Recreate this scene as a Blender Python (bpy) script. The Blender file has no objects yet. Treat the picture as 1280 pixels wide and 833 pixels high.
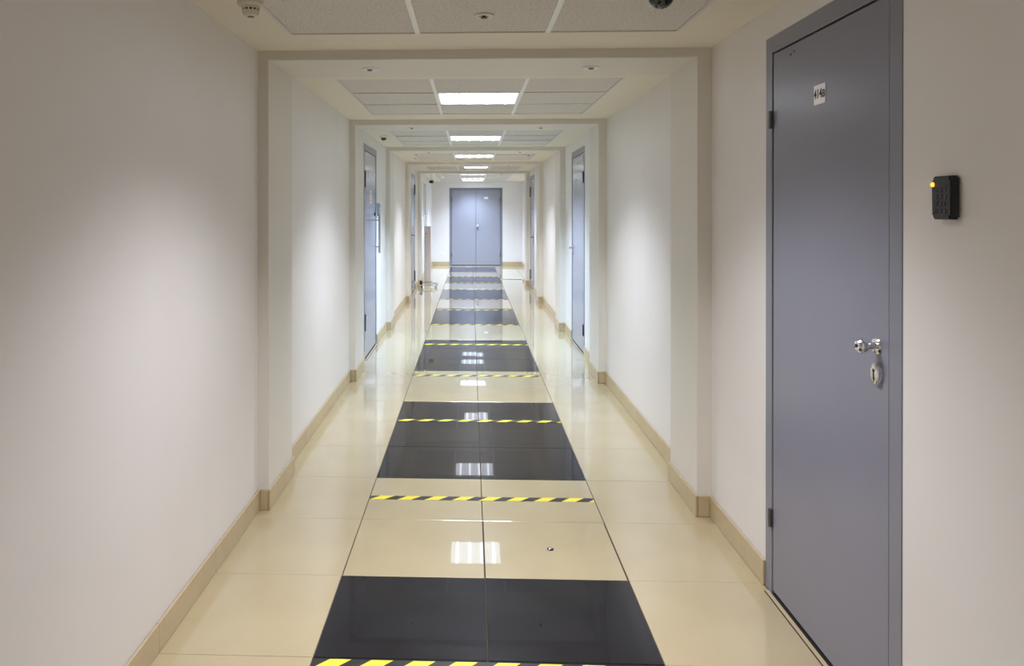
import bpy, bmesh, math, random
from mathutils import Vector, Matrix
random.seed(7)
S = bpy.context.scene
COL = S.collection
PI = math.pi

# ------------------------------------------------------------------ camera, world, exposure
cam = bpy.data.cameras.new('camera')
cam.sensor_width = 36.0
cam.lens = 971.3 / 1280 * 36
cam.shift_x = (640 - 550.3) / 1280
cam.shift_y = -(416.5 - 266.5) / 1280
cam.clip_start = 0.05
cam_o = bpy.data.objects.new('camera', cam)
cam_o.location = (0, 0, 1.54)
cam_o.rotation_euler = (PI / 2 - 0.003, 0, 0.0391)
COL.objects.link(cam_o)
S.camera = cam_o
world = bpy.data.worlds.new('world')
world.use_nodes = True
world.node_tree.nodes['Background'].inputs[0].default_value = (0.5, 0.5, 0.55, 1)
world.node_tree.nodes['Background'].inputs[1].default_value = 0.05
S.world = world
S.view_settings.view_transform = 'Standard'
S.view_settings.look = 'None'
S.view_settings.gamma = 1
S.view_settings.exposure = 0.05
S.view_settings.use_curve_mapping = False
S.cycles.max_bounces = 14
S.cycles.diffuse_bounces = 10
S.cycles.glossy_bounces = 6

NEAR_C = (0.98, 0.95, 1.0)
MID_C = (0.61, 0.77, 1.0)
FAR_C = (0.66, 0.78, 1.0)
# ceiling fixtures: centre x, centre y, width x, light power, colour, glow
LAMPS = [
    (0.055, -3.35, 0.56, 5, NEAR_C, 5.0),
    (0.055, -0.33, 0.56, 18, NEAR_C, 5.0),
    (0.055, 2.705, 0.56, 27, NEAR_C, 5.0),
    (0.055, 5.725, 0.56, 37, (0.83, 0.89, 1.0), 6.0),
    (0.055, 8.860, 0.56, 76, MID_C, 6.0),
    (0.055, 11.775, 0.56, 44, (0.86, 0.91, 1.0), 6.0),
    (0.100, 14.790, 0.44, 40, (0.86, 0.91, 1.0), 6.0),
    (0.055, 17.63, 0.56, 60, FAR_C, 6.0),
    (0.055, 20.03, 0.56, 60, FAR_C, 6.0),
    (0.055, 21.23, 0.56, 34, FAR_C, 6.0),
]

# ------------------------------------------------------------------ dimensions
WL, WR, WHALL = -1.093, 1.212, 1.45          # wall faces
PL, PR = -1.040, 1.142                       # pier faces
HC, HB = 2.361, 2.314                        # ceiling, beam underside
PY = [-2.08, 0.94, 3.96, 6.98, 10.0, 13.02, 16.04]
PD = 0.53
Y0, Y1 = -4.7, 21.9
SEAM = (-0.542, 0.059, 0.658)
ROW0, T = 3.256, 0.6

# ------------------------------------------------------------------ materials
def mat(name, col, rough=0.5, metal=0.0, emit=None, spec=0.5, coat=0.0, coat_r=0.03, noise=None, bump=None, trans=0):
    m = bpy.data.materials.new(name)
    m.use_nodes = True
    nt = m.node_tree
    b = nt.nodes['Principled BSDF']
    b.inputs['Base Color'].default_value = (*col, 1)
    b.inputs['Roughness'].default_value = rough
    b.inputs['Metallic'].default_value = metal
    b.inputs['Specular IOR Level'].default_value = spec
    b.inputs['Coat Weight'].default_value = coat
    b.inputs['Coat Roughness'].default_value = coat_r
    if emit:
        b.inputs['Emission Color'].default_value = (*emit[0], 1)
        b.inputs['Emission Strength'].default_value = emit[1]
    if noise or bump:
        tc = nt.nodes.new('ShaderNodeTexCoord')
    if noise:                                   # (scale, amount, second colour)
        n = nt.nodes.new('ShaderNodeTexNoise')
        n.inputs['Scale'].default_value = noise[0]
        n.inputs['Detail'].default_value = 6
        nt.links.new(tc.outputs['Object'], n.inputs['Vector'])
        r = nt.nodes.new('ShaderNodeValToRGB')
        r.color_ramp.elements[0].position = 0.35
        r.color_ramp.elements[1].position = 0.65
        r.color_ramp.elements[0].color = (*col, 1)
        r.color_ramp.elements[1].color = (*noise[1], 1)
        nt.links.new(n.outputs['Fac'], r.inputs['Fac'])
        nt.links.new(r.outputs['Color'], b.inputs['Base Color'])
    if bump:                                    # (scale, strength, distance)
        n2 = nt.nodes.new('ShaderNodeTexNoise')
        n2.inputs['Scale'].default_value = bump[0]
        n2.inputs['Detail'].default_value = 3
        nt.links.new(tc.outputs['Object'], n2.inputs['Vector'])
        bp = nt.nodes.new('ShaderNodeBump')
        bp.inputs['Strength'].default_value = bump[1]
        bp.inputs['Distance'].default_value = bump[2]
        nt.links.new(n2.outputs['Fac'], bp.inputs['Height'])
        nt.links.new(bp.outputs['Normal'], b.inputs['Normal'])
    return m

M = {}
M['wall'] = mat('wall_paint', (0.78, 0.765, 0.755), 0.42, spec=0.35, noise=(1.3, (0.755, 0.735, 0.72)), bump=(160, 0.12, 0.001))
M['trim'] = mat('pier_paint', (0.72, 0.695, 0.64), 0.45, spec=0.35, bump=(160, 0.10, 0.001))
M['plaster'] = mat('ceiling_plaster_paint', (0.79, 0.745, 0.64), 0.6, spec=0.3, bump=(120, 0.1, 0.001))
M['grid'] = mat('white_grid_metal', (0.86, 0.87, 0.88), 0.35)
M['angle'] = mat('edge_angle_metal', (0.66, 0.65, 0.63), 0.4)
M['cream'] = mat('cream_porcelain', (0.455, 0.385, 0.232), 0.22, spec=0.5, coat=1.0, coat_r=0.015, noise=(3.0, (0.48, 0.41, 0.255)))
M['dark'] = mat('charcoal_porcelain', (0.006, 0.006, 0.011), 0.22, spec=0.10, coat=0.55, coat_r=0.015, noise=(5.0, (0.013, 0.013, 0.020)))
M['grout'] = mat('dark_grout', (0.06, 0.045, 0.03), 0.9)
M['skirt'] = mat('tan_ceramic', (0.50, 0.40, 0.245), 0.3, noise=(6.0, (0.54, 0.44, 0.275)))
M['mortar'] = mat('skirting_mortar', (0.3, 0.24, 0.16), 0.9)
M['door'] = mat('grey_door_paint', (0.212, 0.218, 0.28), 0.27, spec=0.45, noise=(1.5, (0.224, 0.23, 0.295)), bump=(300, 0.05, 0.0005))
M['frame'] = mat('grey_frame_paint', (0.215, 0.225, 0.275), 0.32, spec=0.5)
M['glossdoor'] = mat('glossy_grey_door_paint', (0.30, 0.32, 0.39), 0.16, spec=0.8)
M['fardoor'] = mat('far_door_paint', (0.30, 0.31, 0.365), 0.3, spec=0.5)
M['gap'] = mat('dark_gap', (0.012, 0.012, 0.014), 0.8)
M['chrome'] = mat('chrome', (0.82, 0.82, 0.84), 0.12, 1.0)
M['steel'] = mat('brushed_steel', (0.62, 0.62, 0.62), 0.28, 1.0)
M['darkmetal'] = mat('dark_metal', (0.05, 0.05, 0.055), 0.35, 0.8)
M['hinge'] = mat('hinge_metal', (0.16, 0.15, 0.15), 0.4, 0.7)
M['black'] = mat('black_plastic', (0.012, 0.012, 0.015), 0.35)
M['blackgloss'] = mat('black_dome', (0.006, 0.006, 0.010), 0.05, spec=0.8)
M['key'] = mat('keypad_print', (0.12, 0.13, 0.12), 0.5)
M['white'] = mat('white_plastic', (0.80, 0.79, 0.76), 0.35)
M['offwhite'] = mat('aged_white_plastic', (0.68, 0.64, 0.54), 0.4)
M['plate'] = mat('number_plate_metal', (0.85, 0.80, 0.80), 0.3, 0.3)
M['ink'] = mat('black_print', (0.02, 0.02, 0.02), 0.5)
M['paper'] = mat('notice_paper', (0.85, 0.84, 0.86), 0.5)
M['red'] = mat('red_print', (0.6, 0.10, 0.08), 0.5)
M['blue'] = mat('pale_blue_plastic', (0.40, 0.50, 0.62), 0.35)
M['lilac'] = mat('lilac_grey_panel', (0.74, 0.68, 0.69), 0.3)
M['led'] = mat('amber_led', (1.0, 0.5, 0.05), 0.3, emit=((1.0, 0.36, 0.03), 2.5))
M['bulb'] = mat('halogen_glass', (0.18, 0.16, 0.12), 0.1, spec=0.9)
M['cup'] = mat('downlight_cup', (0.10, 0.09, 0.07), 0.3, 0.5)

def tile_ceiling_mat():
    m = mat('mineral_fibre_tile', (0.70, 0.675, 0.64), 0.8, spec=0.2)
    nt = m.node_tree; b = nt.nodes['Principled BSDF']
    tc = nt.nodes.new('ShaderNodeTexCoord')
    n = nt.nodes.new('ShaderNodeTexNoise'); n.inputs['Scale'].default_value = 95; n.inputs['Detail'].default_value = 2
    nt.links.new(tc.outputs['Object'], n.inputs['Vector'])
    r = nt.nodes.new('ShaderNodeValToRGB')
    r.color_ramp.elements[0].position = 0.30; r.color_ramp.elements[0].color = (0.47, 0.44, 0.41, 1)
    r.color_ramp.elements[1].position = 0.46; r.color_ramp.elements[1].color = (0.70, 0.675, 0.645, 1)
    nt.links.new(n.outputs['Fac'], r.inputs['Fac']); nt.links.new(r.outputs['Color'], b.inputs['Base Color'])
    bp = nt.nodes.new('ShaderNodeBump'); bp.inputs['Strength'].default_value = 0.4; bp.inputs['Distance'].default_value = 0.002
    nt.links.new(r.outputs['Color'], bp.inputs['Height']); nt.links.new(bp.outputs['Normal'], b.inputs['Normal'])
    return m
M['ctile'] = tile_ceiling_mat()

def tape_mat():
    m = mat('hazard_tape', (0.8, 0.7, 0.05), 0.35, spec=0.5)
    nt = m.node_tree; b = nt.nodes['Principled BSDF']
    tc = nt.nodes.new('ShaderNodeTexCoord'); sx = nt.nodes.new('ShaderNodeSeparateXYZ')
    nt.links.new(tc.outputs['Object'], sx.inputs[0])
    def mth(op, a, bb):
        k = nt.nodes.new('ShaderNodeMath'); k.operation = op
        for i, v in enumerate((a, bb)):
            if v is None: continue
            if isinstance(v, (int, float)): k.inputs[i].default_value = v
            else: nt.links.new(v, k.inputs[i])
        return k.outputs[0]
    u = mth('SUBTRACT', sx.outputs['X'], mth('MULTIPLY', sx.outputs['Y'], 0.95))
    u = mth('ADD', u, 10.0 * 0.1445 + 0.075)
    f = mth('FRACT', mth('DIVIDE', u, 0.1445), None)
    g = mth('GREATER_THAN', f, 0.52)
    mx = nt.nodes.new('ShaderNodeMix'); mx.data_type = 'RGBA'
    mx.inputs[6].default_value = (0.85, 0.74, 0.06, 1); mx.inputs[7].default_value = (0.02, 0.02, 0.02, 1)
    nt.links.new(g, mx.inputs[0]); nt.links.new(mx.outputs[2], b.inputs['Base Color'])
    return m
M['tape'] = tape_mat()

# ------------------------------------------------------------------ mesh helpers
def box(bm, x0, x1, y0, y1, z0, z1, bevel=0.0, seg=1):
    vs = bmesh.ops.create_cube(bm, size=1.0)['verts']
    for v in vs:
        v.co = Vector(((x0 + x1) / 2 + v.co.x * (x1 - x0), (y0 + y1) / 2 + v.co.y * (y1 - y0), (z0 + z1) / 2 + v.co.z * (z1 - z0)))
    if bevel > 0:
        es = list({e for v in vs for e in v.link_edges})
        bmesh.ops.bevel(bm, geom=es, offset=bevel, segments=seg, affect='EDGES', profile=0.6)

def cyl(bm, r, a, b, r2=None, n=24):
    a, b = Vector(a), Vector(b)
    d = b - a
    q = d.to_track_quat('Z', 'Y').to_matrix().to_4x4()
    mt = Matrix.Translation((a + b) / 2) @ q
    bmesh.ops.create_cone(bm, cap_ends=True, segments=n, radius1=r, radius2=r if r2 is None else r2, depth=d.length, matrix=mt)

def lathe(bm, prof, n=40, axis='z', at=(0, 0, 0)):
    rings = []
    for (r, z) in prof:
        ring = []
        for k in range(n):
            a = 2 * PI * k / n
            p = (r * math.cos(a), r * math.sin(a), z)
            if axis == 'y':
                p = (p[0], p[2], p[1])
            ring.append(bm.verts.new((p[0] + at[0], p[1] + at[1], p[2] + at[2])))
        rings.append(ring)
    for i in range(len(rings) - 1):
        for k in range(n):
            bm.faces.new((rings[i][k], rings[i][(k + 1) % n], rings[i + 1][(k + 1) % n], rings[i + 1][k]))
    bm.faces.new(rings[0]); bm.faces.new(rings[-1])
    bmesh.ops.recalc_face_normals(bm, faces=bm.faces)

def tube(bm, pts, r, n=10, closed=False):
    rings = []
    P = [Vector(p) for p in pts]
    for i, p in enumerate(P):
        if closed:
            d = (P[(i + 1) % len(P)] - P[i - 1]).normalized()
        else:
            d = (P[min(i + 1, len(P) - 1)] - P[max(i - 1, 0)]).normalized()
        up = Vector((0, 0, 1)) if abs(d.z) < 0.9 else Vector((1, 0, 0))
        s = d.cross(up).normalized(); t = s.cross(d)
        rings.append([bm.verts.new(p + s * r * math.cos(2 * PI * k / n) + t * r * math.sin(2 * PI * k / n)) for k in range(n)])
    m = len(rings)
    for i in range(m if closed else m - 1):
        for k in range(n):
            bm.faces.new((rings[i][k], rings[i][(k + 1) % n], rings[(i + 1) % m][(k + 1) % n], rings[(i + 1) % m][k]))
    if not closed:
        bm.faces.new(rings[0]); bm.faces.new(rings[-1])
    bmesh.ops.recalc_face_normals(bm, faces=bm.faces)

def obj(name, bm, m, parent=None, loc=(0, 0, 0), smooth=False, rz=0.0):
    me = bpy.data.meshes.new(name)
    bm.to_mesh(me); bm.free()
    me.materials.append(m)
    if smooth:
        for p in me.polygons: p.use_smooth = True
        try: me.set_sharp_from_angle(angle=math.radians(35))
        except Exception: pass
    o = bpy.data.objects.new(name, me)
    COL.objects.link(o)
    o.location = loc
    o.rotation_euler = (0, 0, rz)
    if parent: o.parent = parent
    return o

def nb(): return bmesh.new()

def bobj(name, m, parent, *boxes, bevel=0.0, smooth=False):
    bm = nb()
    for b in boxes: box(bm, *b, bevel=bevel)
    return obj(name, bm, m, parent, smooth=smooth)

def thing(name, label, cat, loc=(0, 0, 0), rz=0.0, group=None):
    o = bpy.data.objects.new(name, None); COL.objects.link(o)
    o.empty_display_size = 0.1
    o.location = loc; o.rotation_euler = (0, 0, rz)
    o['label'] = label; o['category'] = cat
    if group: o['group'] = group
    return o

def copy_tree(o, parent=None):
    c = o.copy(); COL.objects.link(c)
    if parent: c.parent = parent
    for ch in list(o.children): copy_tree(ch, c)
    return c

def struct(o, label=None):
    o['kind'] = 'structure'
    if label: o['label'] = label
    return o

# ------------------------------------------------------------------ doors (opening sizes come first: the walls need them)
# name, wall, y near, y far, top
DOORS = {
    'door_1': ('R', 2.228, 3.235, 2.240),
    'door_2': ('R', 8.310, 9.370, 2.235),
    'door_3': ('R', 14.86, 15.86, 2.235),
    'door_4': ('L', 7.915, 8.975, 2.235),
    'door_5': ('L', 14.10, 15.20, 2.235),
}
FD = (-0.60, 0.895, 2.185)          # far double door x0, x1, top

# ------------------------------------------------------------------ floor
bm = nb(); box(bm, WL - 0.15, WHALL + 0.15, Y0 - 0.15, Y1 + 0.15, -0.12, -0.004)
floor = struct(obj('floor', bm, M['grout']), 'polished cream and charcoal tiled corridor floor')

def tile_mesh(w, l, m, key):
    bm = nb(); box(bm, -w / 2, w / 2, -l / 2, l / 2, -0.010, 0.0)
    top = [e for e in bm.edges if all(v.co.z > -0.001 for v in e.verts)]
    bmesh.ops.bevel(bm, geom=top, offset=0.0012, segments=1, affect='EDGES')
    me = bpy.data.meshes.new('floor_tile'); bm.to_mesh(me); bm.free(); me.materials.append(m)
    return me
cols = [(WL + 0.002, SEAM[0]), (SEAM[0], SEAM[1]), (SEAM[1], SEAM[2]), (SEAM[2], WR - 0.002)]
cache = {}
def dark_row(n):                      # n = row index counted from ROW0
    return (n % 5) in (2, 3, 4)
n0 = math.floor((Y0 - ROW0) / T)
n = n0
while ROW0 + n * T < Y1 - 0.01:
    a = max(ROW0 + n * T, Y0); b = min(ROW0 + (n + 1) * T, Y1)
    cc = cols + ([(WR - 0.002, WHALL)] if a > 16.6 else [])
    for ci, (x0, x1) in enumerate(cc):
        isd = dark_row(n) and ci in (1, 2)
        g = 0.0028
        w, l = x1 - x0 - 0.0042, b - a - 0.0018
        if n == 0 and ci == 2: w -= 0.005; l -= 0.005       # the loose tile over the floor hatch
        k = (round(w, 4), round(l, 4), isd)
        if k not in cache: cache[k] = tile_mesh(w, l, M['dark'] if isd else M['cream'], k)
        o = bpy.data.objects.new('floor_tile', cache[k]); COL.objects.link(o)
        o.parent = floor
        o.location = ((x0 + x1) / 2, (a + b) / 2, 0)
        o.rotation_euler = (random.uniform(-1, 1) * 0.0009, random.uniform(-1, 1) * 0.0009, 0)
    n += 1

# ------------------------------------------------------------------ walls
def side_wall(name, x0, x1, ya, yb, openings):
    bm = nb(); y = ya
    for (a, b, t) in sorted(openings):
        box(bm, x0, x1, y, a, 0, 2.5); box(bm, x0, x1, a, b, t, 2.5); y = b
    box(bm, x0, x1, y, yb, 0, 2.5)
    return struct(obj(name, bm, M['wall']))
eps = 0.004
side_wall('wall_left', WL - 0.15, WL, Y0, Y1, [(v[1] + eps, v[2] - eps, v[3] - eps) for v in DOORS.values() if v[0] == 'L'])
wr = side_wall('wall_right', WR, WR + 0.15, Y0, PY[-1] + PD, [(v[1] + eps, v[2] - eps, v[3] - eps) for v in DOORS.values() if v[0] == 'R'])
bm = nb(); box(bm, WHALL, WHALL + 0.15, PY[-1] + PD - 0.15, Y1, 0, 2.5); struct(obj('wall_hall_right', bm, M['wall']))
bm = nb()
box(bm, WL - 0.15, FD[0] + eps, Y1, Y1 + 0.15, 0, 2.5); box(bm, FD[1] - eps, WHALL + 0.15, Y1, Y1 + 0.15, 0, 2.5)
box(bm, FD[0] + eps, FD[1] - eps, Y1, Y1 + 0.15, FD[2] - eps, 2.5)
struct(obj('wall_back', bm, M['wall']))
bm = nb(); box(bm, WL - 0.15, WR + 0.15, Y0 - 0.15, Y0, 0, 2.5); struct(obj('wall_front', bm, M['wall']))

# piers and beams: one portal frame each
for k, y in enumerate(PY):
    bm = nb()
    # one continuous U outline extruded along the corridor
    out = [(WL, 0), (WL, HC), (WR, HC), (WR, 0), (PR, 0), (PR, HB), (PL, HB), (PL, 0)]
    fr = [bm.verts.new((p[0], y, p[1])) for p in out]
    bk = [bm.verts.new((p[0], y + PD, p[1])) for p in out]
    bm.faces.new((fr[0], fr[1], fr[6], fr[7])); bm.faces.new((fr[1], fr[2], fr[5], fr[6])); bm.faces.new((fr[2], fr[3], fr[4], fr[5]))
    bm.faces.new((bk[7], bk[6], bk[1], bk[0])); bm.faces.new((bk[6], bk[5], bk[2], bk[1])); bm.faces.new((bk[5], bk[4], bk[3], bk[2]))
    for i in range(8):
        j = (i + 1) % 8
        bm.faces.new((fr[j], fr[i], bk[i], bk[j]))
    bmesh.ops.recalc_face_normals(bm, faces=bm.faces)
    inner = [e for e in bm.edges if all((abs(v.co.x - PL) < 1e-4 or abs(v.co.x - PR) < 1e-4) for v in e.verts) and
             (abs(e.verts[0].co.y - e.verts[1].co.y) < 1e-4) and not (abs(e.verts[0].co.z) < 1e-4 and abs(e.verts[1].co.z) < 1e-4)]
    bmesh.ops.bevel(bm, geom=inner, offset=0.004, segments=2, affect='EDGES')
    struct(obj('trim_%d' % (k + 1), bm, M['trim']))

# ------------------------------------------------------------------ skirting: ceramic pieces on a thin mortar bed
def skirting(name, runs):
    """runs: list of (p0, p1, outward normal) in plan"""
    bm = nb(); H, TH = 0.104, 0.012
    pieces = []
    for (ax, ay), (bx, by), (nx, ny), grid in runs:
        x0, x1 = sorted((ax, bx)); y0, y1 = sorted((ay, by))
        m0x, m1x = sorted((ax, ax + nx * 0.004)) if nx else (x0, x1)
        m0y, m1y = sorted((ay, ay + ny * 0.004)) if ny else (y0, y1)
        box(bm, m0x, m1x, m0y, m1y, 0, H - 0.004)
        if nx:
            cuts = [y0]
            s = ROW0 + math.floor((y0 - ROW0) / T + 1e-6) * T + T
            while s < y1 - 0.05:
                if s > y0 + 0.05: cuts.append(s)
                s += T
            cuts.append(y1)
            for c0, c1 in zip(cuts, cuts[1:]):
                X = sorted((ax + nx * 0.003, ax + nx * TH))
                pieces.append((X[0], X[1], c0 + 0.0008, c1 - 0.0008))
        else:
            cuts = [x0]
            s = x0 + T
            while s < x1 - 0.1: cuts.append(s); s += T
            cuts.append(x1)
            for c0, c1 in zip(cuts, cuts[1:]):
                Yv = sorted((ay + ny * 0.003, ay + ny * TH))
                pieces.append((c0 + 0.0008, c1 - 0.0008, Yv[0], Yv[1]))
    root = struct(obj(name, bm, M['mortar']))
    for (x0, x1, y0, y1) in pieces:
        b2 = nb(); box(b2, x0, x1, y0, y1, 0.001, H, bevel=0.0015)
        obj('skirting_tile', b2, M['skirt'], root)

def side_runs(side):
    wx, px, nx = (WL, PL, 1) if side == 'L' else (WR, PR, -1)
    doors = sorted((v[1], v[2]) for v in DOORS.values() if v[0] == side)
    runs = []
    bounds = []
    ys = [Y0]
    for y in PY: ys += [y, y + PD]
    ys.append(Y1 if side == 'L' else PY[-1] + PD)
    for i in range(0, len(ys), 2):
        a, b = ys[i], ys[i + 1]
        if b - a < 0.05: continue
        cur = a
        for d0, d1 in doors:
            if a < d0 < b:
                if d0 - 0.001 - cur > 0.03: runs.append(((wx, cur), (wx, d0 - 0.001), (nx, 0), 1))
                cur = d1 + 0.001
        if b - cur > 0.03: runs.append(((wx, cur), (wx, b), (nx, 0), 1))
    for y in PY:
        runs.append(((px, y - 0.012), (px, y + PD + 0.012), (nx, 0), 0))
        x_in = px + nx * 0.0
        runs.append(((wx + nx * 0.012, y), (x_in, y), (0, -1), 0))
        runs.append(((wx + nx * 0.012, y + PD), (x_in, y + PD), (0, 1), 0))
    return runs
skirting('baseboard_left', side_runs('L'))
skirting('baseboard_right', side_runs('R'))
skirting('baseboard_back', [((WL + 0.012, Y1), (FD[0] - 0.001, Y1), (0, -1), 0), ((FD[1] + 0.001, Y1), (WHALL - 0.012, Y1), (0, -1), 0)])
skirting('baseboard_hall', [((WHALL, PY[-1] + PD + 0.05), (WHALL, Y1), (-1, 0), 1)])

# ------------------------------------------------------------------ ceiling: plaster margins, grid fields with mineral tiles
FX0 = -0.845; STEP = 0.6
fields = []
for k in range(len(PY) - 1):
    a = PY[k] + PD + 0.35
    sh = 0.115 if k == 3 else 0.0
    fields.append((a + sh, 3, 0.593))
fields.append((16.73, 8, 0.6))
fields.insert(0, (-4.0, 2, 0.6))
fields.sort()
bm = nb()
box(bm, WL - 0.15, WHALL + 0.15, Y0 - 0.15, Y1 + 0.15, 2.50, 2.56)
y = Y0
for (fy, nr, st) in fields:
    box(bm, WL - 0.01, WHALL + 0.01, y, fy, HC, 2.40)
    e = fy + nr * st
    box(bm, WL - 0.01, FX0, fy, e, HC, 2.40)
    box(bm, FX0 + 3 * STEP, WHALL + 0.01, fy, e, HC, 2.40)
    y = e
box(bm, WL - 0.01, WHALL + 0.01, y, Y1, HC, 2.40)
ceiling = struct(obj('ceiling', bm, M['plaster']), 'suspended ceiling with white grid and speckled tiles')
tm = {}
def ceiling_tile(w, l):
    k = (round(w, 3), round(l, 3))
    if k not in tm:
        b = nb(); box(b, -w / 2, w / 2, -l / 2, l / 2, 0, 0.015, bevel=0.001)
        me = bpy.data.meshes.new('ceiling_tile'); b.to_mesh(me); b.free(); me.materials.append(M['ctile']); tm[k] = me
    return tm[k]
for (fy, nr, st) in fields:
    for i in range(nr):
        for j in range(3):
            cx = FX0 + (j + 0.5) * STEP; cy = fy + (i + 0.5) * st
            if any(abs(cy - L[1]) < 0.25 for L in LAMPS) and j == 1: continue
            o = bpy.data.objects.new('ceiling_tile', ceiling_tile(STEP - 0.006, st - 0.006)); COL.objects.link(o)
            o.parent = ceiling
            o.location = (cx, cy, HC + 0.0045 + random.uniform(0, 0.0012))
            o.rotation_euler = (random.uniform(-1, 1) * 0.001, random.uniform(-1, 1) * 0.001, 0)
    e = fy + nr * st
    for j in (1, 2):                                   # main runners
        x = FX0 + j * STEP
        bobj('grid_bar', M['grid'], ceiling, (x - 0.012, x + 0.012, fy, e, HC - 0.0005, HC + 0.004), (x - 0.002, x + 0.002, fy, e, HC + 0.004, HC + 0.035))
    for x, s in ((FX0, 1), (FX0 + 3 * STEP, -1)):      # edge angles
        a, b = sorted((x, x + s * 0.016))
        bobj('grid_bar', M['angle'], ceiling, (a, b, fy, e, HC - 0.001, HC + 0.004))
    for i in range(1, nr):                             # cross bars, in three lengths between the runners
        yy = fy + i * st
        bobj('grid_bar', M['ctile'] , ceiling, (FX0 + 0.016, FX0 + STEP - 0.012, yy - 0.006, yy + 0.006, HC + 0.0005, HC + 0.004),
             (FX0 + STEP + 0.012, FX0 + 2 * STEP - 0.012, yy - 0.006, yy + 0.006, HC + 0.0005, HC + 0.004),
             (FX0 + 2 * STEP + 0.012, FX0 + 3 * STEP - 0.016, yy - 0.006, yy + 0.006, HC + 0.0005, HC + 0.004))

# ------------------------------------------------------------------ ceiling louvre lights
lamp_labels = [
    'recessed louvre ceiling light in the end bay behind the viewer',
    'recessed louvre ceiling light in the bay just behind the viewer',
    'recessed louvre ceiling light overhead, just above the top of the picture',
    'largest recessed white louvre light in view, between the first two beams',
    'second white louvre ceiling light from the viewer, between second and third beams',
    'third white louvre ceiling light from the viewer, between third and fourth beams',
    'fourth ceiling light from the viewer, narrower, between the last two beams',
    'white louvre light in the far hall ceiling just past the last beam',
    'middle white louvre light of the far hall ceiling',
    'farthest white louvre light, just in front of the double doors',
]
def glow(c, s):
    return mat('tube_glow', (0.9, 0.9, 0.9), 0.5, emit=(c, s))
for (cx, cy, w, pw, colr, gl), lab in zip(LAMPS, lamp_labels):
    t = thing('ceiling_light', lab, 'ceiling light', (cx, cy, HC), group='recessed louvre lights of the corridor ceiling')
    h, l = w / 2, 0.28
    bobj('housing', M['grid'], t, (-h - 0.008, h + 0.008, -l - 0.004, l + 0.004, 0.070, 0.075),
         (-h - 0.008, -h, -l - 0.004, l + 0.004, 0.002, 0.07), (h, h + 0.008, -l - 0.004, l + 0.004, 0.002, 0.07),
         (-h, h, -l - 0.004, -l, 0.002, 0.07), (-h, h, l, l + 0.004, 0.002, 0.07))
    if w < 0.5:                                        # a blanking strip fills the rest of the bay's grid opening
        bobj('blanking_plate', M['ctile'], t, (-0.345, -h - 0.008, -l - 0.004, l + 0.004, 0.004, 0.012))
        bobj('end_strip', M['grid'], t, (h + 0.008, h + 0.022, -l - 0.004, l + 0.004, 0.002, 0.012))
    bobj('diffuser', glow(colr, gl * 0.42), t, (-h, h, -l, l, 0.012, 0.014))
    g2 = glow(colr, gl * 1.0)
    for q in range(4):
        x = -h + w * (q + 0.5) / 4
        b = nb(); cyl(b, 0.013, (x, -l + 0.012, 0.0125), (x, l - 0.012, 0.0125), n=8)
        obj('tube', b, g2, t)
    b = nb()
    for q in range(1, 4):
        x = -h + w * q / 4
        box(b, x - 0.002, x + 0.002, -l, l, -0.002, 0.012)
    for q in range(0, 3):
        x = -h + w * (q + 0.5) / 4
    obj('louvre', b, M['grid'], t)
    ld = bpy.data.lights.new('lamp_light', 'AREA'); ld.shape = 'RECTANGLE'; ld.size = w - 0.02; ld.size_y = 0.54
    ld.energy = pw; ld.color = colr; ld.spread = math.radians(112)
    lo = bpy.data.objects.new('lamp_light', ld); COL.objects.link(lo); lo.parent = t; lo.location = (0, 0, -0.006)

# ------------------------------------------------------------------ doors
def lever(parent, x, z, toward, m, rose_m=None, plate=True):
    """lever handle; toward = local x direction the lever points"""
    b = nb()
    if plate: box(b, x - 0.016, x + 0.016, 0.0, 0.006, z - 0.16, z + 0.05, bevel=0.002)
    else: cyl(b, 0.024, (x, 0, z), (x, 0.008, z))
    o = obj('handle', b, rose_m or m, parent, smooth=True)
    b = nb()
    tube(b, [(x, 0.004, z), (x, 0.035, z), (x + toward * 0.008, 0.048, z), (x + toward * 0.03, 0.052, z), (x + toward * 0.115, 0.050, z)], 0.0085)
    obj('lever', b, m, o, smooth=True)
    b = nb(); cyl(b, 0.007, (x, 0.004, z - 0.07), (x, 0.010, z - 0.07)); obj('keyhole', b, M['darkmetal'], o)
    return o

def hinge(parent, x, z, h=0.10, m=None):
    b = nb(); cyl(b, 0.008, (x, 0.008, z - h / 2), (x, 0.008, z + h / 2), n=12)
    cyl(b, 0.0095, (x, 0.008, z - 0.002), (x, 0.008, z + 0.002), n=12)
    box(b, x - 0.016, x + 0.016, 0.000, 0.003, z - h / 2, z + h / 2)
    return obj('hinge', b, m or M['hinge'], parent, smooth=True)

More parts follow.
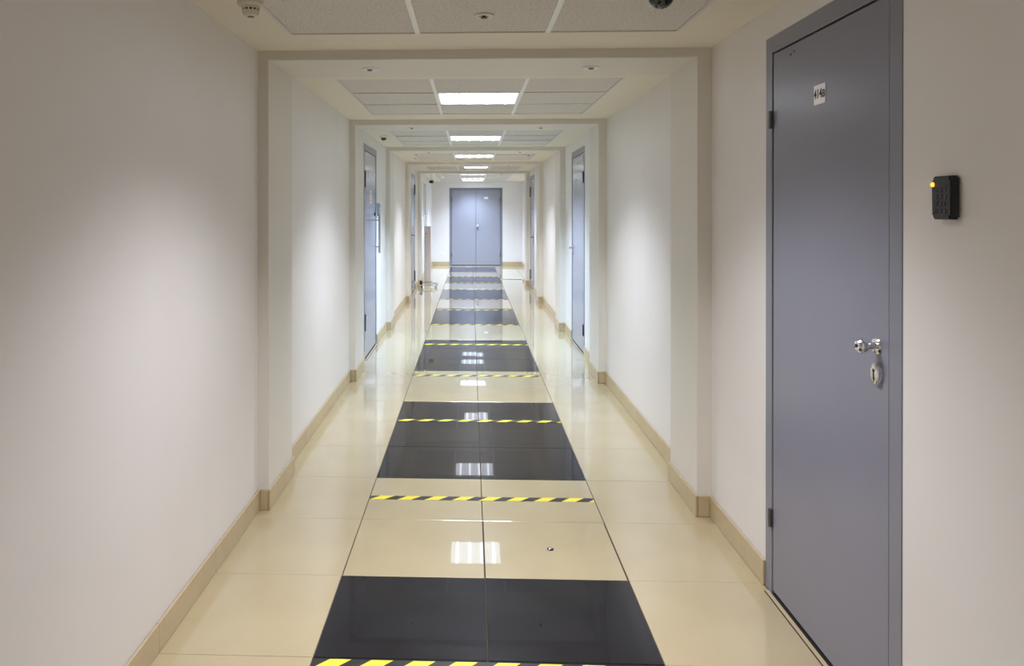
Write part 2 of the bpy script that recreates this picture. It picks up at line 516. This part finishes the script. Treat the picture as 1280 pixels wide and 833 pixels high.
def door_base(name, loc, rz, w, top, leafm, framem, label, fw=0.066, leaves=1):
    """origin: floor, middle of the opening on the wall face; +y looks into the corridor"""
    t = bpy.data.objects.new(name, None); COL.objects.link(t); t.location = loc; t.rotation_euler = (0, 0, rz)
    t['kind'] = 'structure'; t['label'] = label
    h = w / 2
    bm = nb()                                # frame: continuous U section with an outer lip
    for (x0, x1, z0, z1) in ((-h, -h + fw, 0, top), (h - fw, h, 0, top), (-h + fw, h - fw, top - fw, top)):
        box(bm, x0, x1, -0.09, 0.003, z0, z1)
    # rebate stop just inside, set back
    s = 0.012
    for (x0, x1, z0, z1) in ((-h + fw, -h + fw + s, 0, top - fw), (h - fw - s, h - fw, 0, top - fw), (-h + fw + s, h - fw - s, top - fw - s, top - fw)):
        box(bm, x0, x1, -0.09, -0.055, z0, z1)
    bmesh.ops.remove_doubles(bm, verts=bm.verts, dist=1e-5)
    es = [e for e in bm.edges if all(v.co.y > 0.0025 for v in e.verts) and e.calc_face_angle(0) > 0.5]
    bmesh.ops.bevel(bm, geom=es, offset=0.002, segments=1, affect='EDGES')
    obj('frame', bm, framem, t)
    bobj('seal', M['gap'], t, (-h + fw, h - fw, -0.060, -0.056, 0.0, top - fw))
    lf = []
    g = 0.007
    W = w - 2 * fw
    for q in range(leaves):
        a = -h + fw + g + q * W / leaves - (g / 2 if q else 0); b_ = -h + fw + (q + 1) * W / leaves - (g if q == leaves - 1 else g / 2)
        b = nb(); box(b, a, b_, -0.050, 0.0, 0.016, top - fw - g, bevel=0.002)
        lf.append(obj('leaf', b, leafm, t))
    bobj('threshold', M['skirt'], t, (-h + fw - 0.02, h - fw + 0.02, 0.006, 0.021, 0.0, 0.0045))
    bobj('threshold_gap', M['gap'], t, (-h + fw, h - fw, -0.055, 0.006, 0.0, 0.0022), (-h + fw - 0.02, h - fw + 0.02, 0.021, 0.0245, 0.0, 0.0016))
    return t, lf

def place(name):
    side, a, b, top = DOORS[name]
    return ((WR if side == 'R' else WL), (a + b) / 2, 0), (PI / 2 if side == 'R' else -PI / 2), b - a, top

def text(name, s, size, m, parent, loc, rot, squash=1.0):
    cu = bpy.data.curves.new(name, 'FONT'); cu.body = s; cu.size = size; cu.align_x = 'CENTER'; cu.align_y = 'CENTER'
    cu.extrude = 0.0004; cu.resolution_u = 3; cu.offset = 0.0006
    o = bpy.data.objects.new(name, cu); COL.objects.link(o)
    dg = bpy.context.evaluated_depsgraph_get()
    me = bpy.data.meshes.new_from_object(o.evaluated_get(dg))
    bpy.data.objects.remove(o)
    me.materials.clear(); me.materials.append(m)
    o = bpy.data.objects.new(name, me); COL.objects.link(o)
    o.parent = parent; o.location = loc; o.rotation_euler = rot; o.scale = (squash, 1, 1)
    return o

# door 1: near, on the right.  local x = world y
loc, rz, w, top = place('door_1')
t, lf = door_base('door_1', loc, rz, w, top, M['door'], M['frame'], 'large grey painted metal door on the near right wall')
cy = loc[1]
hinge(t, w / 2 - 0.062, 1.905, 0.07); hinge(t, w / 2 - 0.062, 0.305, 0.07)
kx = 2.365 - cy
b = nb(); lathe(b, [(0.0, 0), (0.0255, 0), (0.0255, 0.003), (0.022, 0.007), (0.011, 0.009), (0.009, 0.024), (0.012, 0.030), (0.0195, 0.036), (0.0225, 0.045), (0.021, 0.054), (0.015, 0.060), (0.0001, 0.062)][1:], axis='y', at=(kx, 0, 1.137))
kn = obj('knob', b, M['chrome'], t, smooth=True)
b = nb(); cyl(b, 0.0055, (kx, 0.061, 1.137), (kx, 0.0635, 1.137), n=12); obj('lock_button', b, M['darkmetal'], kn)
b = nb(); lathe(b, [(0.0225, 0), (0.0225, 0.010), (0.0215, 0.014), (0.019, 0.016), (0.0001, 0.0165)], axis='y', at=(0, 0, 0))
for v in b.verts: v.co.z *= 1.45
es_ = obj('lock_escutcheon', b, M['chrome'], t, loc=(2.355 - cy, 0, 1.057), smooth=True)
b = nb(); cyl(b, 0.006, (0, 0.014, 0.008), (0, 0.0172, 0.008), n=14); box(b, -0.003, 0.003, 0.014, 0.0172, -0.020, 0.006); obj('keyhole', b, M['darkmetal'], es_)
px_ = 2.748 - cy
pl = bobj('number_plate', M['plate'], t, (px_ - 0.044, px_ + 0.044, 0.0, 0.002, 1.911, 1.979))
text('plate_number', '414\u0432', 0.046, M['ink'], pl, (px_, 0.0026, 1.946), (PI / 2, 0, PI), 0.9)
for dx, dz in ((2.995, 2.132), (2.965, 2.139)):
    b = nb(); cyl(b, 0.004, (dx - cy, 0, dz), (dx - cy, 0.002, dz), n=10); obj('screw_head', b, M['darkmetal'], t)

# door 2: right, third bay: hinges near, lever far
loc, rz, w, top = place('door_2')
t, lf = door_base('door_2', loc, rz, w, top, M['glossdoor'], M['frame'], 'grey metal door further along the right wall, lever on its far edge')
hinge(t, -w / 2 + 0.062, 1.90, 0.12, M['darkmetal']); hinge(t, -w / 2 + 0.062, 0.26, 0.12, M['darkmetal'])
b = nb(); hx = w / 2 - 0.13
cyl(b, 0.024, (hx, 0, 1.105), (hx, 0.009, 1.105)); hd = obj('handle', b, M['steel'], t, smooth=True)
b = nb(); tube(b, [(hx, 0.004, 1.105), (hx, 0.04, 1.105), (hx - 0.01, 0.05, 1.105), (hx - 0.12, 0.05, 1.105)], 0.009); obj('lever', b, M['steel'], hd, smooth=True)
b = nb(); cyl(b, 0.022, (hx, 0, 1.035), (hx, 0.012, 1.035)); e2 = obj('lock_escutcheon', b, M['chrome'], t, smooth=True)
b = nb(); cyl(b, 0.006, (hx, 0.0115, 1.035), (hx, 0.014, 1.035), n=10); obj('keyhole', b, M['darkmetal'], e2)
bobj('number_plate', M['steel'], t, (0.06, 0.14, 0.0, 0.002, 1.83, 1.90))

# door 3: right, last bay
loc, rz, w, top = place('door_3')
t, lf = door_base('door_3', loc, rz, w, top, M['glossdoor'], M['frame'], 'grey metal door at the far right, black lever on its near edge')
hinge(t, w / 2 - 0.062, 1.92, 0.20, M['darkmetal']); hinge(t, w / 2 - 0.062, 0.25, 0.20, M['darkmetal'])
lever(t, -w / 2 + 0.13, 1.03, 1, M['black'], M['black'])

# door 4: left, third bay.  local x = -(world y)
loc, rz, w, top = place('door_4')
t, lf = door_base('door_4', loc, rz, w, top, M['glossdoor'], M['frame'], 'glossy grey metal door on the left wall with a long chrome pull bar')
hinge(t, w / 2 - 0.062, 1.87, 0.17, M['hinge']); hinge(t, w / 2 - 0.062, 0.385, 0.17, M['hinge'])
lx = loc[1] - 8.80
b = nb(); cyl(b, 0.012, (lx, 0.058, 1.06), (lx, 0.058, 1.50)); ph = obj('pull_handle', b, M['steel'], t, smooth=True)
for z in (1.13, 1.43):
    b = nb(); cyl(b, 0.008, (lx, 0, z), (lx, 0.056, z)); obj('handle_mount', b, M['steel'], ph, smooth=True)
b = nb(); cyl(b, 0.02, (lx, 0, 1.50), (lx, 0.012, 1.50)); cyl(b, 0.0065, (lx, 0.01, 1.50), (lx, 0.016, 1.50)); obj('door_lock', b, M['darkmetal'], t, smooth=True)
nx_ = loc[1] - 8.46
ns = bobj('notice', M['paper'], t, (nx_ - 0.10, nx_ + 0.10, 0.0, 0.0012, 1.62, 1.76))
for q in range(4):
    bobj('notice_line', M['red'], ns, (nx_ - 0.075, nx_ + (0.075 if q % 2 else 0.05), 0.0012, 0.0016, 1.645 + q * 0.027, 1.655 + q * 0.027))
np_ = loc[1] - 8.36
bobj('number_plate', M['steel'], t, (np_ - 0.04, np_ + 0.04, 0.0, 0.002, 1.90, 1.97))

# door 5: left, last bay
loc, rz, w, top = place('door_5')
t, lf = door_base('door_5', loc, rz, w, top, M['glossdoor'], M['frame'], 'grey metal door at the far left, black lever on its near edge')
hinge(t, -w / 2 + 0.062, 1.95, 0.20, M['darkmetal']); hinge(t, -w / 2 + 0.062, 0.27, 0.20, M['darkmetal'])
lever(t, w / 2 - 0.13, 1.09, -1, M['black'], M['black'])

# door 6: double door closing the far hall.  local x = -(world x)
cxd = (FD[0] + FD[1]) / 2
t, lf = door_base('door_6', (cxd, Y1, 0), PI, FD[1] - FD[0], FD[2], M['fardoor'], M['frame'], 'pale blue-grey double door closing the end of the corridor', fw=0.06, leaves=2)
b = nb(); hx = -0.045
lathe(b, [(0.026, 0), (0.026, 0.006), (0.011, 0.010), (0.010, 0.030), (0.024, 0.040), (0.026, 0.055), (0.012, 0.066), (0.0001, 0.067)], axis='y', at=(hx, 0, 1.115)); obj('knob', b, M['chrome'], t, smooth=True)
b = nb(); cyl(b, 0.022, (hx, 0, 1.045), (hx, 0.010, 1.045)); o = obj('lock_escutcheon', b, M['steel'], t, smooth=True)
b = nb(); cyl(b, 0.008, (hx, 0.009, 1.045), (hx, 0.013, 1.045), n=10); obj('keyhole', b, M['darkmetal'], o)
bobj('number_plate', M['plate'], t, (-0.345, -0.235, 0.0, 0.002, 1.87, 1.93))
for s in (-1, 1):
    for z in (0.30, 1.85): hinge(t, s * ((FD[1] - FD[0]) / 2 - 0.057), z, 0.12)

# ------------------------------------------------------------------ hazard tapes stuck across the strip
tapes = [2.618, 4.151, 5.692, 7.25, 8.94, 10.50, 12.05, 13.52, 15.20, 16.65, 18.15]
tl = ['nearest yellow and black hazard tape, at the bottom edge of the picture',
      'hazard tape across the cream tiles below the second dark block',
      'hazard tape across the top of the second dark tile block',
      'hazard tape on cream tiles just in front of the third dark block',
      'hazard tape across the top of the third dark tile block',
      'hazard tape along the near edge of the fourth dark block',
      'hazard tape along the far edge of the fourth dark block',
      'hazard tape along the near edge of the fifth dark block',
      'hazard tape near the far edge of the fifth dark block',
      'hazard tape along the near edge of the sixth dark block',
      'farthest hazard tape, near the far edge of the sixth dark block']
for y, lab in zip(tapes, tl):
    bm = nb(); hw = 0.026
    N = 12
    x0, x1 = SEAM[0] + 0.004, SEAM[2] - 0.004
    vs = []
    wob = [random.uniform(-0.0015, 0.0015) for _ in range(N + 1)]
    sk = random.uniform(-0.006, 0.006)
    for i in range(N + 1):
        x = x0 + (x1 - x0) * i / N; d = wob[i] + sk * (i / N - 0.5)
        vs.append([bm.verts.new((x, sg * hw + d, z)) for z in (0.0002, 0.0012) for sg in (-1, 1)])
    for i in range(N):
        a, b = vs[i], vs[i + 1]
        bm.faces.new((a[2], b[2], b[3], a[3])); bm.faces.new((a[0], a[1], b[1], b[0]))
        bm.faces.new((a[0], b[0], b[2], a[2])); bm.faces.new((a[1], a[3], b[3], b[1]))
    bm.faces.new((vs[0][0], vs[0][2], vs[0][3], vs[0][1])); bm.faces.new((vs[N][0], vs[N][1], vs[N][3], vs[N][2]))
    o = obj('hazard_tape', bm, M['tape'], loc=(0, y, 0))
    o['label'] = lab; o['category'] = 'floor tape'; o['group'] = 'hazard tapes across the floor strip'

# ------------------------------------------------------------------ downlights under the beams
def downlight():
    t = thing('downlight', 'x', 'downlight')
    b = nb(); lathe(b, [(0.030, 0.0), (0.044, 0.0), (0.046, -0.002), (0.044, -0.005), (0.034, -0.006), (0.030, -0.004)], n=28)
    obj('trim_ring', b, M['white'], t, smooth=True)
    b = nb(); lathe(b, [(0.030, -0.001), (0.030, -0.0035), (0.024, -0.0025), (0.0001, -0.0018)], n=28); c = obj('reflector', b, M['cup'], t, smooth=True)
    b = nb(); lathe(b, [(0.016, -0.002), (0.015, -0.007), (0.009, -0.011), (0.0001, -0.012)], n=20); obj('bulb', b, M['bulb'], c, smooth=True)
    return t
words = ['first', 'second', 'third', 'fourth', 'fifth']
proto = downlight(); first = True
for k, y in enumerate(PY):
    for x, sd in ((-0.55, 'left'), (0.65, 'right')):
        o = proto if first else copy_tree(proto); first = False
        o.location = (x, y + PD / 2, HB)
        if k < 2: o['label'] = 'unlit round downlight, %s side, under the %s beam behind the viewer' % (sd, ['rearmost', 'nearer'][k])
        else: o['label'] = 'unlit round downlight, %s of the pair under the %s beam from the viewer' % (sd, words[k - 2])
        o['group'] = 'round downlights under the beams'

# ------------------------------------------------------------------ ceiling fittings
# dome camera near right
def dome(x, y, r, lab, basem):
    t = thing('dome_camera', lab, 'camera', (x, y, HC), group='dome cameras on the ceiling')
    b = nb(); lathe(b, [(r * 1.30, 0), (r * 1.30, -0.012), (r * 1.15, -0.020), (r * 1.0, -0.022)], n=32); obj('base', b, basem, t, smooth=True)
    pr = [(r * math.cos(a), -0.020 - r * math.sin(a)) for a in [i * PI / 20 for i in range(11)]]
    pr[-1] = (0.0005, pr[-1][1])
    b = nb(); lathe(b, pr, n=32); obj('dome', b, M['blackgloss'], t, smooth=True)
dome(0.710, 2.93, 0.048, 'black glossy dome camera at the top edge, near right ceiling tile', M['white'])
dome(-0.955, 8.50, 0.032, 'small black dome camera above the left door with the pull bar', M['white'])
# smoke detector near left
t = thing('smoke_detector', 'cream smoke detector on the near left ceiling margin', 'smoke detector', (-0.865, 3.03, HC))
b = nb(); lathe(b, [(0.052, 0), (0.052, -0.010), (0.046, -0.016), (0.034, -0.018)], n=32); obj('base', b, M['offwhite'], t, smooth=True)
b = nb(); lathe(b, [(0.034, -0.016), (0.036, -0.022), (0.035, -0.026)], n=32); hd = obj('head', b, M['offwhite'], t, smooth=True)
b = nb(); lathe(b, [(0.029, -0.024), (0.029, -0.034)], n=32); obj('vent', b, M['gap'], hd)
for k in range(12):
    a = 2 * PI * k / 12
    b = nb(); box(b, 0.028, 0.034, -0.003, 0.003, -0.035, -0.025)
    bmesh.ops.rotate(b, verts=b.verts, cent=(0, 0, 0), matrix=Matrix.Rotation(a, 3, 'Z')); obj('rib', b, M['offwhite'], hd)
b = nb(); lathe(b, [(0.034, -0.034), (0.033, -0.042), (0.027, -0.052), (0.012, -0.057), (0.0005, -0.058)], n=32); obj('cap', b, M['offwhite'], t, smooth=True)
b = nb(); lathe(b, [(0.013, -0.055), (0.013, -0.0585), (0.0005, -0.059)], n=20); obj('sensor_ring', b, M['hinge'], t, smooth=True)
# sprinkler caps
def sprinkler(x, y, lab, r=0.042):
    t = thing('sprinkler', lab, 'sprinkler', (x, y, HC + 0.004), group='ceiling sprinklers')
    b = nb(); lathe(b, [(r, 0), (r, -0.004), (r * 0.88, -0.007), (r * 0.5, -0.006), (r * 0.45, -0.002)], n=32); obj('escutcheon', b, M['offwhite'], t, smooth=True)
    b = nb(); cyl(b, 0.008, (0, 0, 0), (0, 0, -0.010), n=14); cyl(b, 0.014, (0, 0, -0.010), (0, 0, -0.0125), n=16); obj('deflector', b, M['darkmetal'], t, smooth=True)
sprinkler(0.056, 3.285, 'small round sprinkler in the middle of the nearest ceiling tiles')
sprinkler(-0.80, 11.40, 'nearer of two small discs on the left ceiling past the third beam', 0.05)
sprinkler(-0.86, 12.12, 'farther of two small discs on the left ceiling past the third beam', 0.05)
sprinkler(0.86, 11.60, 'small disc on the right ceiling past the third beam', 0.05)
# bullet camera in the far hall
t = thing('security_camera', 'dark box camera hanging at the far hall ceiling, top left of hall', 'camera', (-0.99, 19.6, HC))
bobj('bracket', M['white'], t, (-0.012, 0.012, -0.012, 0.012, -0.06, 0.0), bevel=0.002)
bobj('housing', M['hinge'], t, (-0.055, 0.055, -0.05, 0.09, -0.125, -0.055), bevel=0.006)
b = nb(); cyl(b, 0.030, (0, -0.062, -0.092), (0, -0.045, -0.092)); obj('lens', b, M['black'], t, smooth=True)

# ------------------------------------------------------------------ wall fittings
# keypad reader, right wall, near.   local x = world y, local y = -world x
t = thing('keypad_reader', 'black keypad access reader with glowing amber light beside the near door', 'keypad', (WR, 2.014, 1.573), PI / 2)
b = nb(); box(b, -0.033, 0.033, 0, 0.006, -0.048, 0.050, bevel=0.002); obj('back_plate', b, M['black'], t)
b = nb(); box(b, -0.042, 0.042, 0.004, 0.023, -0.055, 0.055)
es = [e for e in b.edges if abs(e.verts[0].co.x - e.verts[1].co.x) < 1e-5 and abs(e.verts[0].co.z - e.verts[1].co.z) < 1e-5 ] 
bmesh.ops.bevel(b, geom=es, offset=0.006, segments=4, affect='EDGES')
es = [e for e in b.edges if all(v.co.y > 0.0225 for v in e.verts)]
bmesh.ops.bevel(b, geom=es, offset=0.005, segments=3, affect='EDGES')
bd = obj('body', b, M['black'], t, smooth=True)
for i in range(4):
    for j in range(3):
        x = 0.020 - j * 0.018; z = 0.020 - i * 0.018
        b = nb(); box(b, x - 0.0060, x + 0.0060, 0.0225, 0.0236, z - 0.0060, z + 0.0060, bevel=0.001); kk = obj('key', b, M['black'], bd)
        lab = '123456789*0#'[i * 3 + j]
        text('key_print', lab, 0.0085, M['key'], kk, (x, 0.0240, z), (PI / 2, 0, PI))
b = nb(); bmesh.ops.create_uvsphere(b, u_segments=16, v_segments=10, radius=0.0062); o = obj('indicator_light', b, M['led'], t, loc=(0.034, 0.023, 0.034), smooth=True)
# pale blue reader beyond door 4 (left wall): local x = -world y
t = thing('card_reader', 'pale blue card reader on left wall just past the pull-bar door', 'card reader', (WL, 9.06, 1.555), -PI / 2)
b = nb(); box(b, -0.045, 0.045, 0, 0.034, -0.075, 0.075, bevel=0.008, seg=2); rb = obj('body', b, M['blue'], t, smooth=True)
bobj('reading_window', M['darkmetal'], t, (-0.030, 0.030, 0.033, 0.0355, 0.020, 0.060), bevel=0.001)
bobj('side_slot', M['black'], t, (-0.030, -0.024, 0.033, 0.0355, -0.06, 0.010))
# socket on the far wall
t = thing('wall_socket', 'white wall socket low on the far wall left of the double door', 'socket', (-0.79, Y1, 0.31), PI)
b = nb(); box(b, -0.042, 0.042, 0, 0.010, -0.042, 0.042, bevel=0.004, seg=2); obj('cover', b, M['white'], t, smooth=True)
b = nb(); cyl(b, 0.021, (0, 0.009, 0), (0, 0.011, 0)); o = obj('socket_well', b, M['white'], t)
b = nb(); cyl(b, 0.006, (-0.009, 0.010, 0), (-0.009, 0.0125, 0), n=10); cyl(b, 0.006, (0.009, 0.010, 0), (0.009, 0.0125, 0), n=10); obj('pin_hole', b, M['black'], o)
# perforated white board on the left wall of the far hall: local x = -world y
t = thing('wall_board', 'tall white board with a column of dark pegs on the far hall left wall', 'board', (WL, 18.25, 1.80), -PI / 2)
bobj('panel', M['white'], t, (-0.30, 0.30, 0, 0.018, -0.40, 0.40), bevel=0.003)
for i in range(15):
    b = nb()
    box(b, 0.12, 0.15, 0.0175, 0.045, 0.345 - i * 0.049, 0.362 - i * 0.049)
    obj('peg', b, M['black'], t)
# lilac post, chrome rail and floor strip at the hall entrance
t = thing('barrier_post', 'waist-high lilac-grey barrier post beside the last left pier', 'barrier', (-0.925, 16.78, 0))
b = nb(); box(b, -0.070, 0.070, -0.13, 0.13, 0.012, 1.185, bevel=0.006, seg=2); obj('body', b, M['lilac'], t, smooth=True)
bobj('cap', M['steel'], t, (-0.074, 0.074, -0.134, 0.134, 1.182, 1.200), bevel=0.003)
bobj('base_plate', M['steel'], t, (-0.085, 0.085, -0.15, 0.15, 0.0, 0.012), bevel=0.002)
b = nb(); cyl(b, 0.012, (-0.03, -0.134, 1.05), (-0.03, -0.128, 1.05)); obj('lock', b, M['darkmetal'], t, smooth=True)
t = thing('floor_rail', 'low chrome loop rail on the floor in front of the lilac post', 'rail', (-0.80, 15.62, 0))
def rr(x0, x1, y0, y1, r, z):
    pts = []
    for (cx, cy, a0) in ((x1 - r, y1 - r, 0), (x0 + r, y1 - r, 90), (x0 + r, y0 + r, 180), (x1 - r, y0 + r, 270)):
        for i in range(5):
            a = math.radians(a0 + i * 22.5); pts.append((cx + r * math.cos(a), cy + r * math.sin(a), z))
    return pts
b = nb(); tube(b, rr(-0.23, 0.13, -0.20, 0.20, 0.05, 0.06), 0.011, closed=True); obj('rail', b, M['chrome'], t, smooth=True)
for x in (-0.20, 0.10):
    for y in (-0.19, 0.19):
        b = nb(); cyl(b, 0.011, (x, y, 0.0), (x, y, 0.06), n=12); cyl(b, 0.022, (x, y, 0), (x, y, 0.006), n=14); obj('foot', b, M['steel'], t, smooth=True)
b = nb(); cyl(b, 0.03, (-0.19, -0.10, 0.0), (-0.19, -0.10, 0.14), n=16); obj('bollard_stub', b, M['darkmetal'], t, smooth=True)
t = thing('threshold_strip', 'thin grey metal strip across the floor on the right of the hall entrance', 'floor strip', (0.93, 17.45, 0))
b = nb(); box(b, -0.26, 0.27, -0.02, 0.02, 0.0005, 0.008, bevel=0.003); obj('strip', b, M['steel'], t)
for x in (-0.2, 0.0, 0.2):
    b = nb(); cyl(b, 0.005, (x, 0, 0.007), (x, 0, 0.0092), n=10); obj('screw', b, M['darkmetal'], t)
t = thing('door_stop', 'small white door stop on the floor by the last right pier', 'door stop', (1.14, 17.0, 0))
b = nb(); lathe(b, [(0.024, 0.0005), (0.024, 0.01), (0.018, 0.02), (0.018, 0.045), (0.012, 0.052), (0.0005, 0.053)], n=20); obj('body', b, M['white'], t, smooth=True)
b = nb(); lathe(b, [(0.0195, 0.028), (0.0195, 0.036)], n=20); obj('rubber_band', b, M['darkmetal'], t, smooth=True)
# little metal disc in the near cream tile
t = thing('floor_disc', 'small round steel disc set in the near right cream floor tile', 'floor disc', (0.362, 3.545, 0))
b = nb(); lathe(b, [(0.0155, 0.0002), (0.0155, 0.0022), (0.012, 0.0035), (0.009, 0.0022)], n=24); obj('rim', b, M['darkmetal'], t, smooth=True)
b = nb(); lathe(b, [(0.0085, 0.0010), (0.0085, 0.0042), (0.006, 0.005), (0.0003, 0.005)], n=20); obj('centre', b, M['chrome'], t, smooth=True)
